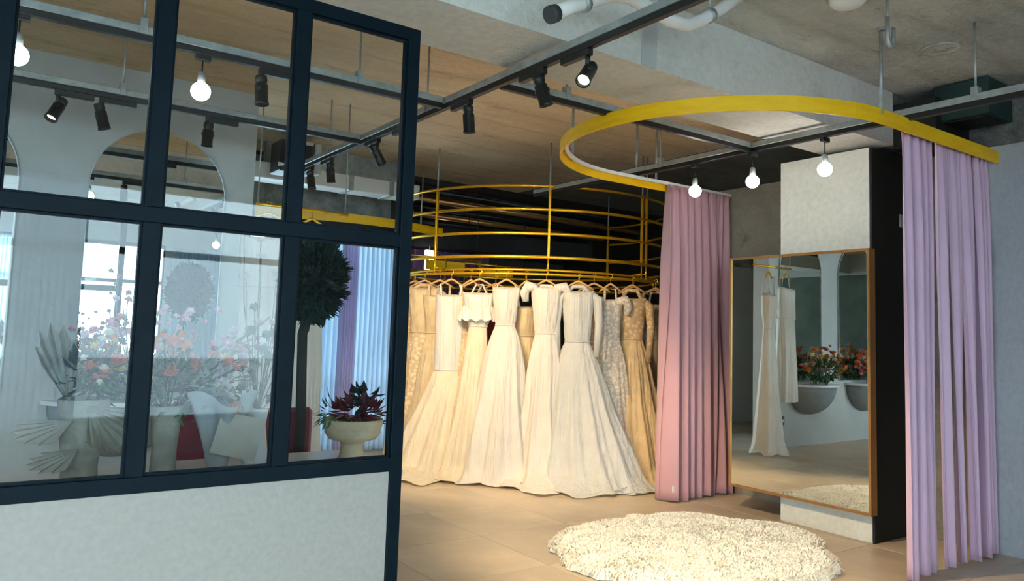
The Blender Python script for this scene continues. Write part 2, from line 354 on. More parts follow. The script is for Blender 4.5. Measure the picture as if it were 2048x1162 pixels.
# ================================================================ PARTITION
PY = 2.9
pt = thing('glazed_partition', 'tall blue-black steel framed glass partition with grey lower panel', 'partition', (0.5, PY, 0))
def pb(x0, x1, z0, z1, name, m='steel', d=.027, y=0):
    return MB().box(x0-.5, x1-.5, y-d, y+d, z0, z1, bevel=.002).build(name, m, pt)
mx = [-.95, -.455, .04, .515, 1.012, 1.499]
ZS, ZM, ZT = .897, 1.818, 2.715
pb(mx[-1]-.027, mx[-1]+.027, 0, ZT+.027, 'post')
pb(mx[0]-.027, mx[0]+.027, 0, ZT+.027, 'post')
for x in mx[1:-1]:
    pb(x-.029, x+.029, ZS+.027, ZM-.027, 'mullion'); pb(x-.029, x+.029, ZM+.027, ZT-.027, 'mullion')
for z, n in ((ZS, 'sill_rail'), (ZM, 'middle_rail'), (ZT, 'top_rail'), (.05, 'bottom_rail')):
    pb(mx[0]+.027, mx[-1]-.027, z-.027, z+.027, n)
for a, b in zip(mx, mx[1:]):
    for z0, z1 in ((ZS, ZM), (ZM, ZT)):
        pb(a+.029, b-.029, z0+.027, z1-.027, 'glass_pane', 'glass', .003)
        bd = MB()
        for q in ((a+.029, a+.037, z0+.027, z1-.027), (b-.037, b-.029, z0+.027, z1-.027), (a+.037, b-.037, z0+.027, z0+.035), (a+.037, b-.037, z1-.035, z1-.027)):
            bd.box(q[0]-.5, q[1]-.5, -.012, .012, q[2], q[3])
        bd.build('glazing_bead', 'steel', pt)
pb(mx[0]+.027, mx[-1]-.027, .077, ZS-.027, 'lower_panel', 'lam', .018)

# ================================================================ CURTAIN
def curtain_mesh(x0, x1, zb, zt, folds, amp, flare=0, seed=0, lean=0, irregular=.5, deep=(), tilt=0):
    """pleated cloth in local coordinates: runs along x, folds in y"""
    rr = random.Random(seed); nx = int(folds*26); nz = 30
    ph = [0]; base = 2*pi*folds/nx
    ks = [rr.uniform(.6, 1.5) for _ in range(int(folds)+2)]
    for i in range(nx):
        k = ks[int(i/nx*folds)]; ph.append(ph[-1]+base*(1+(k-1)*irregular))
    am = [rr.uniform(.55, 1.2) for _ in range(int(folds)+3)]
    W = x1-x0; rows = []
    for j in range(nz+1):
        t = j/nz; z = zt+(zb-zt)*t; row = []
        for i in range(nx+1):
            s = i/nx; f = s*folds; a0 = am[int(f)]; a1 = am[int(f)+1]; a = (a0+(a1-a0)*(f-int(f)))
            A = amp*a*(.55+.45*min(1, t*4))*(1+.25*t)
            p = ph[i]+.35*sin(3*t+s*5+seed)
            y = A*(sin(p)+.28*sin(2*p+.8*t*2+seed))
            pinch = max(0, 1-t*22)
            y = y*(1-.35*pinch) + .006*pinch*sin(p*3)
            x = x0+W*s+(s-.5)*flare*t**1.2*W+lean*t + .35*A*cos(p)*.6
            for (dc, dw, dd) in deep:
                y += dd*math.exp(-((s-dc-.06*t*(1 if dc > .5 else 0))/dw)**2)*min(1, t*5)
            y += tilt*(s-.3)*min(1, .12+t*1.4)
            zz = z + (.008*sin(p*.5+seed) if j == nz else 0)
            row.append((x, y, zz))
        rows.append(row)
    m = MB(); m.rings(rows, closed=False); return m
def curtain(name, label, cat, loc, rz, x0, x1, zb, zt, folds, amp, m, **k):
    root = thing(name, label, cat, loc, rz)
    o = curtain_mesh(x0, x1, zb, zt, folds, amp, **k).build('drape', m, root)
    so = o.modifiers.new('thick', 'SOLIDIFY'); so.thickness = .004
    return root

# fitting-room curtains on the gold rail, daylight put into the lilac ones
RC = (4.55, 3.68); RR = 1.235; RX = 6.1
c1 = curtain('curtain', 'wide daylight-tinted lilac satin curtain panel at the near left end of gold rail', 'curtain', (0, 2.50, 0), 0, 4.83, 5.20, .015, 2.835, 3.6, .036, 'lilac', seed=3, flare=.05, lean=.03, irregular=.5, deep=((.3, .05, .05), (.68, .05, .05)), tilt=.03)
c2 = thing('curtain', 'gathered daylight-tinted lilac curtain with deep folds against the pale right wall', 'curtain', (0, 2.49, 0))
for k, (a, b, nf, tl, ln) in enumerate(((5.26, 5.43, 2.2, .085, .03), (5.43, 5.59, 1.8, .08, .05), (5.59, 5.79, 2.3, .095, .07), (5.79, 6.03, 2.8, .04, .05))):
    o = curtain_mesh(a, b, .02, 2.835, nf, .026, seed=50+k, flare=.04, lean=ln, irregular=.6, tilt=tl).build('drape', 'lilac', c2)
    o.modifiers.new('thick', 'SOLIDIFY').thickness = .004
c3 = curtain('curtain', 'dusty pink satin curtain beside the tall mirror, far end of rail', 'curtain', (0, 4.83, 0), 0, 5.17, 6.02, .012, 2.845, 6.5, .07, 'pink', seed=5, flare=.04, irregular=.7, deep=((.20, .02, .10), (.42, .03, .15), (.66, .03, .15), (.85, .02, .10)))
for c, x0, x1, m in ((c1, 4.84, 5.19, 'lilac'), (c2, 5.27, 6.02, 'lilac'), (c3, 5.18, 6.0, 'pink')):
    MB().tube([(x0, 0, 2.84), (x1, 0, 2.84)], .012, 6).build('heading_tape', m, c)
MB().box(5.205, 5.235, -.075, -.068, .09, .15, bevel=.001).build('care_label', 'white_table', c3)

# gold U-shaped band rail
def u_path(r, xe=RX, n=40):
    pts = [(xe, RC[1]-r)]
    for i in range(9): pts.append((xe+(RC[0]-xe)*(i+1)/10, RC[1]-r))
    for i in range(n+1):
        a = -pi/2-pi*i/n; pts.append((RC[0]+r*cos(a), RC[1]+r*sin(a)))
    for i in range(10): pts.append((RC[0]+(xe-RC[0])*(i+1)/10, RC[1]+r))
    return pts
def band(r, w, z0, z1, xe=RX):
    o = u_path(r, xe); i = u_path(r-w, xe)
    return MB().rings([[(a[0], a[1], z0), (a[0], a[1], z1), (b[0], b[1], z1), (b[0], b[1], z0)] for a, b in zip(o, i)], smooth=False)
gr = thing('curtain_rail', 'yellow gold U-shaped flat band rail hung over the fitting area', 'rail', (0, 0, 0))
ob = band(RR, .012, 2.798, 2.892).build('rail_band', 'gold', gr)
band(RR-.04, .022, 2.852, 2.880).build('curtain_track', 'white_plastic', gr)
for (x, y) in ((4.50, 2.45), (3.95, 4.74), (4.85, 4.91), (5.1, 4.91)):
    MB().tube([(x, y, 2.86), (x, y, ZC)], .011, 8).build('hanging_rod', 'zinc', gr)
    MB().tube([(x, y, ZC-.012), (x, y, ZC)], .03, 10).build('rod_plate', 'zinc', gr)

# ================================================================ COLUMN + MIRROR
co = thing('column', 'square concrete column with a matt black side behind the mirror', 'column', (5.8, 3.5, 0)); 
MB().box(-.27, .3, -.385, .39, 0, 2.945, bevel=.003).build('column_core', 'column', co)
MB().box(-.265, .3, -.405, -.386, 0, 2.94, bevel=.001).build('black_side_panel', 'blackpaint', co)
struct('trim_5', B(5.75, 6.7, 2.72, 3.04, 2.946, 3.30), 'blackpaint', 'black box put in for the dark shadow over the column')  # black box stands in for the shadowed recess here
mr = thing('standing_mirror', 'tall bronze framed mirror fixed to the concrete column', 'mirror', (5.47, 3.705, .2))
Y0, Y1, Z0, Z1 = -.63, .63, .015, 1.955
MB().box(-.02, -.014, Y0+.012, Y1-.012, Z0+.012, Z1-.012).build('mirror_glass', 'mirror', mr)
MB().box(-.013, .05, Y0+.008, Y1-.008, Z0+.008, Z1-.008).build('backing_board', 'blackpaint', mr)
for q, n in (((Y0-.006, Y0+.014, Z0-.006, Z1+.006), 'frame_side'), ((Y1-.014, Y1+.006, Z0-.006, Z1+.006), 'frame_side'), ((Y0+.014, Y1-.014, Z1-.014, Z1+.006), 'frame_top'), ((Y0+.014, Y1-.014, Z0-.006, Z0+.014), 'frame_bottom')):
    MB().box(-.03, .052, *q, bevel=.002).build(n, 'bronze', mr)
hk = thing('coat_hook', 'small metal hook on the black column side', 'hook', (5.95, 3.08, 2.42))
MB().box(-.03, .03, .0, .012, -.05, .05, bevel=.002).build('hook_plate', 'zinc', hk)
MB().tube([(0, 0, .02), (0, -.05, .0), (0, -.06, .04)], .008, 6).build('hook_arm', 'zinc', hk)

# ================================================================ ARCHED MIRRORS, SHELVES
def arch(cx, label):
    root = thing('arched_mirror', label, 'mirror', (cx, 6.499, 0))
    R, zc, zb = .50, 2.455, .90
    def outline(r, zb): return [(-r, zb)]+[(r*cos(a), zc+r*sin(a)) for a in [pi-pi*i/28 for i in range(29)]]+[(r, zb)]
    def slab(pts, y0, y1): return MB().rings([[(x, y0, z) for x, z in pts], [(x, y1, z) for x, z in pts]], smooth=False)
    slab(outline(R-.006, zb), -.012, 0).build('mirror_glass', 'mirror', root)
    o = outline(R, zb); i = outline(R-.008, zb)
    MB().rings([[(a[0], -.018, a[1]), (a[0], 0, a[1]), (b[0], 0, b[1]), (b[0], -.018, b[1])] for a, b in zip(o, i)], smooth=False).build('mirror_edge', 'zinc', root)
arch(1.20, 'arched wall mirror behind the middle panes, nearest the wall end')
arch(-.24, 'arched wall mirror at the left edge of the photo')
blos = {}
def blossom_mesh(m):
    if m in blos: return blos[m]
    b = MB(); 
    for k in range(3):
        n = 5+k; 
        for j in range(n):
            a = 2*pi*j/n+k*.5; r = .5+.28*k; z = .9-.35*k; w = .42
            c, s = cos(a), sin(a)
            p = [(0, 0, -.5+.2*k), (c*r*.6-s*w, s*r*.6+c*w, z*.5), (c*r, s*r, z), (c*r*.6+s*w, s*r*.6-c*w, z*.5)]
            vs = [b.b.verts.new(v) for v in p]; b.b.faces.new(vs)
    o = b.build('blossom', m); me = o.data; bpy.data.objects.remove(o); blos[m] = me; return me
def blossom(parent, p, s, m, rx=0, rz=0):
    o = bpy.data.objects.new('blossom', blossom_mesh(m)); COL.objects.link(o); o.parent = parent
    o.location = p; o.scale = (s, s, s); o.rotation_euler = (rx, rx*.5, rz); return o
def leaves(b, c, R, n, l=.08, w=.02, flat=1.0, r=rnd):
    for _ in range(n):
        d = Vector((r.gauss(0, 1), r.gauss(0, 1), r.gauss(0, 1)*flat)).normalized(); p = Vector(c)+Vector((d.x*R[0], d.y*R[1], d.z*R[2]))*r.uniform(.55, 1)
        e = (d+Vector((r.uniform(-.6, .6), r.uniform(-.6, .6), r.uniform(-.5, .6)))).normalized(); sd = e.cross(Vector((0, 0, 1))+d*.3).normalized()*w
        L_ = l*r.uniform(.6, 1.2); up = e.cross(sd).normalized()*L_*.12
        vs = [b.b.verts.new(v) for v in (p, p+e*L_*.5+sd+up, p+e*L_, p+e*L_*.5-sd+up)]; b.b.faces.new(vs)
    return b
def half_shelf(cx, label, lab2, seed):
    root = thing('half_round_shelf', label, 'shelf', (cx, 6.499, .83))
    n = 20; prof = []
    rings = []
    for k in range(9):
        a = k/8*pi/2; rr = .47*cos(a)+.001; zz = -.40*sin(a)
        rings.append([(rr*cos(pi+pi*j/n), .34/.47*rr*sin(pi+pi*j/n), zz) for j in range(n+1)])
    MB().rings(rings).build('shelf_bowl', 'shelf_grey', root)
    poly = [(.52*cos(pi+pi*j/n), .38*sin(pi+pi*j/n)) for j in range(n+1)]
    MB().prism(poly, 0.002, .03).build('shelf_top', 'white_table', root)
    fa = thing('flower_arrangement', lab2, 'flowers', (cx, 6.30, .866))
    r = random.Random(seed)
    b = MB(); leaves(b, (0, -.06, .19), (.40, .09, .13), 300, .085, .02, 1, r)
    for _ in range(30):
        x = r.uniform(-.35, .35); b.tube([(x*.6, r.uniform(-.08, .08), 0), (x, r.uniform(-.1, .1), r.uniform(.25, .45))], .004, 4)
    b.build('foliage', 'leaf', fa)
    for k in range(64):
        x = r.uniform(-.46, .46); z = r.uniform(.14, .56)*(1-.3*abs(x)); y = r.uniform(-.16, .06)
        m = r.choice(['coral', 'orange', 'coral', 'rosepink', 'palepink', 'yellow', 'cream', 'orange'])
        blossom(fa, (x, y, z), r.uniform(.028, .05), m, r.uniform(-.9, .9), r.uniform(0, 6))
    rb = MB().rings([[(-.01, -.19, -.02), (.03, -.19, -.02)], [(-.015, -.23, .02), (.03, -.23, .02)], [(-.02, -.27, -.05), (.035, -.26, -.05)], [(-.02, -.24, -.25), (.03, -.24, -.25)], [(-.01, -.19, -.36), (.04, -.2, -.36)]], closed=False)
    rb.b.free()
half_shelf(1.02, 'half-round grey wall shelf under the arched mirror nearest wall end', 'coral and orange flower arrangement on shelf under the middle arched mirror', 21)
half_shelf(-.42, 'half-round grey wall shelf under the left-edge arched mirror', 'coral and orange flower arrangement on shelf at left edge', 33)
sk = thing('power_socket', 'small dark socket plate low on the plaster wall', 'socket', (1.62, 6.499, .36))
MB().box(-.035, .035, -.012, 0, -.06, .06, bevel=.003).build('plate', 'socket', sk); MB().box(-.015, .015, -.016, -.0125, -.02, .02, bevel=.001).build('switch', 'zinc', sk)

# ================================================================ CEILING TRACKS
TZ = 2.90
def track(label, p0, p1, rods=()):
    d = Vector(p1)-Vector(p0); L_ = d.length; a = atan2(d.y, d.x)
    root = thing('lighting_track', label, 'track', (*p0, TZ), a)
    MB().box(0, L_, -.018, .018, -.018, .016, bevel=.002).build('busbar', 'black_metal', root)
    MB().box(0, L_, -.021, .021, .017, .058, bevel=.003).build('conduit', 'zinc', root)
    for s, zt in rods:
        MB().tube([(s, 0, .058), (s, 0, zt-TZ)], .007, 6).build('rod', 'zinc', root)
        MB().box(s-.02, s+.02, -.028, .028, .015, .10, bevel=.003).build('bracket', 'zinc', root)
    return root
X1, X2, YA, YB, YC = 2.46, 4.83, 4.25, 5.52, 3.66
track('long black lighting track on grey conduit running past the glass partition', (X1, 2.0), (X1, 7.2), [(.9, 2.985+.0)] and [(2.5, ZC), (4.2, ZC)])
track('lighting track with globe bulbs crossing the gold rail by the mirror', (X2, .3), (X2, 6.4), [(1.75, ZC), (4.3, ZC)])
track('upper cross track behind the partition with bare globe bulbs', (-.9, YA), (X1-.03, YA), [(1.55, ZC), (2.75, ZC)])
track('farther cross track near the arched mirrors with three black spots', (-.9, YB), (X1-.03, YB), [(1.65, ZC), (2.85, ZC)])
track('short grey cross conduit joining the two long tracks', (X1+.03, YC), (X2-.03, YC), [(.5, ZC)])

def spot(label, loc, run, head_dir, lit=False, power=0, target=None, cold=False):
    """track spotlight: adapter box along the track (run = unit xy), arm, cylinder head aimed along head_dir"""
    root = thing('track_spotlight', label, 'spotlight', loc)
    a = atan2(run[1], run[0]); Rz = Matrix.Rotation(a, 4, 'Z')
    MB().box(-.20, .02, -.018, .018, -.034, 0, bevel=.002).xf(Rz).build('adapter', 'black_metal', root)
    MB().tube([(0, 0, -.03), (0, 0, -.085)], .013, 10).build('arm', 'black_metal', root)
    d = Vector(head_dir).normalized(); q = Vector((0, 0, 1)).rotation_difference(d).to_matrix().to_4x4()
    T_ = Matrix.Translation((0, 0, -.125)) @ q
    head = MB().lathe([(.024, -.085), (.032, -.08), (.034, -.05), (.030, -.045), (.030, -.035), (.036, -.03), (.036, .07), (.039, .072), (.039, .085), (.033, .085), (.031, .06)], 20).xf(T_).build('lamp_head', 'black_metal', root)
    MB().lathe([(.031, .062), (.022, .068), (.008, .071)], 18).xf(T_).build('lens', 'bulbwarm' if lit else 'lens', head)
    MB().tube([(-.04, 0, 0), (.04, 0, 0)], .012, 8).xf(T_).build('pivot', 'black_metal', head)
    if lit and power:
        l = lamp_spot((0, 0, -.125), (0, 0, 0), power, (1, .74, .45) if not cold else (1, .93, .85), 75); l.parent = root
        o = Vector((0, 0, -.125))+d*.09; l.location = o
        dd = (Vector(target)-(Vector(loc)+o)) if target else d
        l.rotation_euler = dd.to_track_quat('-Z', 'Y').to_euler()
TB = TZ-.0185
spot('lit track spotlight nearest the viewer, warm lens facing left', (X1, 2.85, TB), (0, -1), (-.55, -.3, -.6), True, 40, (1.6, 1.8, 0))
spot('black track spotlight second from the viewer on long track', (X1, 3.22, TB), (0, -1), (.35, -.1, -1), True, 230, (4.3, 3.7, .1))
spot('black track spotlight third from the viewer on long track', (X1, 3.96, TB), (0, -1), (.3, .3, -1), True, 85, (4.6, 6.3, 1.1))
spot('black track spotlight on long track just behind the end post', (X1, 5.25, TB), (0, -1), (.7, .3, -.8), True, 90, (4.3, 6.6, 1.1))
spot('black track spotlight sixth along the long track, behind glass', (X1, 6.15, TB), (0, -1), (.2, .2, -1))
spot('farthest black track spotlight on long track, behind glass', (X1, 6.6, TB), (0, -1), (.1, -.2, -1))
spot('lone black spotlight on upper cross track behind the glass', (1.27, YA, TB), (-1, 0), (.05, -.1, -1))
spot('leftmost black spotlight of farther cross track, tilted left with pale lens', (.39, YB, TB), (-1, 0), (-.35, -.3, -.8), True, 22, (.2, 5.6, 0), True)
spot('black spotlight right of the tilted one on farther cross track', (.64, YB, TB), (-1, 0), (.3, .1, -1))
spot('black spotlight over the middle arched mirror on farther track', (1.30, YB, TB), (-1, 0), (0, .1, -1))
def globe(label, loc, drop, power, r=.05):
    root = thing('globe_bulb', label, 'light bulb', loc)
    MB().box(-.04, .04, -.016, .016, -.03, 0, bevel=.002).build('adapter', 'black_metal', root)
    MB().tube([(0, 0, -.03), (0, 0, -drop+r+.05)], .004, 6).build('cord', 'black_metal', root)
    sock = MB().lathe([(.012, -drop+r+.06), (.02, -drop+r+.05), (.022, -drop+r-.005), (.012, -drop+r-.012)], 14).build('socket', 'zinc', root)
    MB().lathe([(r*sin(pi*k/14)+.0005, -drop-r*cos(pi*k/14)) for k in range(15)], 20).build('bulb', 'bulb', sock)
    if power:
        l = lamp_point((0, 0, -drop), power, (1, .93, .85), r*1.02); l.parent = root
globe('lit globe bulb hanging in front of the pink curtain top', (X2, 4.21, TB), .225, 26)
globe('lit globe bulb hanging between pink curtain and column', (X2, 3.645, TB), .225, 26)
globe('lit globe bulb hanging in front of the pale column', (X2, 3.04, TB), .225, 26)
globe('lit globe bulb behind the upper middle pane', (.95, YA, TB), .20, 26)
globe('lit globe bulb at the left edge behind the glass', (.12, YA, TB), .20, 26)

track('added cross track with fill globe bulbs over the viewer side of the shop', (-3.5, .4), (5.6, .4), [(1.0, ZC), (4.5, ZC), (8, ZC)])  # unseen track and its globes, added for frontal fill light
for gx, gl in ((-2.4, 'added fill globe bulb on the near cross track, far left out of frame'), (-.9, 'added fill globe bulb on the near cross track left of the viewer'), (3.2, 'added fill globe bulb on the near cross track right of viewer'), (5.2, 'added fill globe bulb on the near cross track by right wall')):
    globe(gl, (gx, .4, TB), .2, 30)
spot('added fill spotlight hidden from view behind the partition end post', (X1, 4.78, TB), (0, -1), (.6, .5, -.6), True, 120, (4.6, 6.2, .9))  # extra lamp added to light the gowns warmly
# ================================================================ CEILING ITEMS
ab = thing('equipment_box', 'dark green box hung under the ceiling at the right', 'box', (6.02, 2.58, 3.12))
MB().box(-.19, .2, -.19, .19, 0, .27, bevel=.006).build('casing', 'greenbox', ab)
MB().box(-.15, .15, -.15, .15, -.012, -.001, bevel=.002).build('grille', 'black_metal', ab)
for s in (-.1, .1): MB().tube([(0, s, .27), (0, s, ZC-3.12)], .008, 6).build('rod', 'zinc', ab)
hkp = thing('hook_rod', 'thin ceiling rod ending in a zinc hook above the gold rail', 'hook', (4.02, 2.15, ZC))
MB().tube([(0, 0, 0), (0, 0, -.26)], .007, 8).build('rod', 'zinc', hkp)
MB().tube([(.0, 0, -.15)]+[(.03+.03*cos(pi+a), 0, -.26+.05*(-sin(a))) for a in (0, .5, 1, 1.6, 2.2, 2.7, 3.14)]+[(.06, 0, -.2)], .012, 8).build('hook', 'zinc', hkp)
cp = thing('ceiling_plate', 'round cast plate mark on the grey ceiling above the rail', 'ceiling plate', (5.09, 2.37, ZC))
MB().lathe([(.12, 0), (.12, -.012), (.10, -.014), (.095, -.006), (.03, -.006), (.028, -.016), (.001, -.016)], 24).build('plate_ring', 'slab', cp)
cd = thing('ceiling_light', 'round white ceiling light at the top edge', 'light', (3.93, 2.33, ZC))
MB().lathe([(.10, 0), (.10, -.03), (.08, -.05), (.001, -.055)], 28).build('diffuser', 'white_plastic', cd); MB().lathe([(.115, 0), (.115, -.012), (.101, -.014)], 28, cap1=False).build('rim', 'zinc', cd)
pp = thing('white_pipe', 'white bent pipe under the ceiling in front of the pale beam', 'pipe', (0, 0, 0))
pts = [(2.12, 2.7, 2.925), (2.22, 2.7, 2.985), (2.34, 2.7, 3.045), (2.47, 2.7, 3.115), (2.6, 2.7, 3.14), (2.75, 2.7, 3.12), (2.88, 2.7, 3.10), (3.02, 2.7, 3.11), (3.13, 2.7, 3.165), (3.3, 2.7, 3.28), (3.46, 2.7, 3.4)]
MB().tube(pts, .034, 12).build('pipe_run', 'white_plastic', pp)
MB().tube([(2.09, 2.7, 2.908), (2.13, 2.7, 2.93)], .042, 12).build('pipe_end', 'socket', pp)
for x, z in ((2.3, 3.022), (3.2, 3.21)): MB().tube([(x-.015, 2.7, z-.008), (x+.015, 2.7, z+.01)], .041, 12).build('pipe_clip', 'zinc', pp); MB().tube([(x, 2.7, z+.03), (x, 2.7, ZC)], .006, 6).build('clip_rod', 'zinc', pp)
ac = thing('speaker_box', 'dark rectangular box with white pipe under far ceiling behind glass', 'box', (2.62, 7.6, 2.98))
MB().box(-.17, .17, -.15, .15, 0, .32, bevel=.01).build('casing', 'black_metal', ac)
MB().box(.2, .27, -.12, .12, .02, .34, bevel=.01).build('side_box', 'plaster', ac)
MB().tube([(0, 0, .32), (0, 0, .42)], .012, 8).build('rod', 'zinc', ac)
MB().tube([(-.2, -.2, .05), (-.12, -.2, .06), (-.12, -.2, .30), (.14, -.2, .30)], .02, 8).build('pipe', 'white_plastic', ac)
dk = thing('air_duct', 'white ventilation duct under the ceiling behind the far panes', 'duct', (2.3, 8.1, 2.98))
MB().box(0, 2.0, -.15, .15, 0, .17, bevel=.01).build('duct_body', 'white_plastic', dk)
for k in range(3): MB().box(.6+k*.5, .66+k*.5, -.157, .157, -.006, .177, bevel=.003).build('duct_flange', 'zinc', dk)
MB().box(.2, 1.8, -.05, .05, .17, ZC-2.98).build('duct_hanger', 'zinc', dk)

# ================================================================ ROUND GOLD GOWN RACK
GC = (5.66, 7.5); GR = 1.66
rk = thing('gown_rack', 'large round gold tube rack hung from ceiling, carrying the bridal gowns', 'rack', (*GC, 0))
def circ(r, z, n=96): return [(r*cos(2*pi*i/n), r*sin(2*pi*i/n), z) for i in range(n)]
for z, r in ((2.95, .014), (2.71, .016), (2.46, .016)):
    MB().tube([(GR*cos(radians(a)), GR*sin(radians(a)), z) for a in range(-205, 16, 3)], r, 8).build('ring_tube', 'brass', rk)
MB().tube(circ(GR, 2.22), .018, 8, closed=True).build('ring_tube', 'brass', rk)
MB().tube(circ(GR-.16, 2.10), .014, 8, closed=True).build('ring_tube', 'brass', rk)
MB().tube(circ(GR, 2.045), .015, 8, closed=True).build('hanging_rail', 'brass', rk)
for a in (-165.7, -121.6, -82.4, -79.6, -30, 14, 155):
    c, s = cos(radians(a)), sin(radians(a))
    MB().box(-.014, .014, -.012, .012, 2.22, 2.965, bevel=.002).xf(Matrix.Translation((GR*c, GR*s, 0)) @ Matrix.Rotation(radians(a), 4, 'Z')).build('upright', 'brass', rk)
    MB().tube([(GR*c, GR*s, 2.96), (GR*c, GR*s, ZC)], .009, 8).build('hanging_rod', 'zinc', rk)
    MB().tube([(GR*c, GR*s, 2.22), (GR*c, GR*s, 2.045)], .008, 6).build('stub', 'brass', rk)
    MB().tube([(GR*c, GR*s, 2.12), ((GR-.16)*c, (GR-.16)*s, 2.10)], .008, 6).build('stub', 'brass', rk)
# inner straight racks seen between the rings
for (lx, ly, lab) in ((5.25, 8.9, 'small gold rail frame inside the round rack, left'), (6.35, 9.3, 'small gold rail frame inside the round rack, right')):
    t = thing('rail_frame', lab, 'rack', (lx, ly, 0))
    for z in (2.42, 2.12): MB().tube([(-.55, 0, z), (.55, .0, z)], .014, 8).build('rail', 'brass', t)
    for x in (-.55, .0, .55): MB().tube([(x, 0, 2.1), (x, 0, 2.44)], .012, 8).build('upright', 'brass', t)
    for x in (-.5, .5): MB().tube([(x, 0, 2.42), (x, 0, ZC)], .006, 6).build('hanging_rod', 'black_metal', t)
    MB().box(-.3, .3, -.006, .006, 2.25, 2.38, bevel=.003).build('gold_plate', 'gold', t)
curtain('curtain', 'dark purple curtain far behind the gold rings', 'curtain', (5.3, 10.9, 0), 0, 0, 2.0, .02, 2.74, 14, .05, 'purple', seed=8)
wl = thing('lit_lamp', 'small white lit wall lamp far behind the rings', 'lamp', (5.78, 10.3, 2.52)); MB().box(-.07, .07, -.03, .03, -.15, .15, bevel=.01).build('shade', mat('lit shade', (1, .97, .92), .5, emit=5, var=.01), wl)
MB().tube([(0, 0, .151), (0, 0, ZC-2.52)], .01, 6).build('stem', 'black_metal', wl)

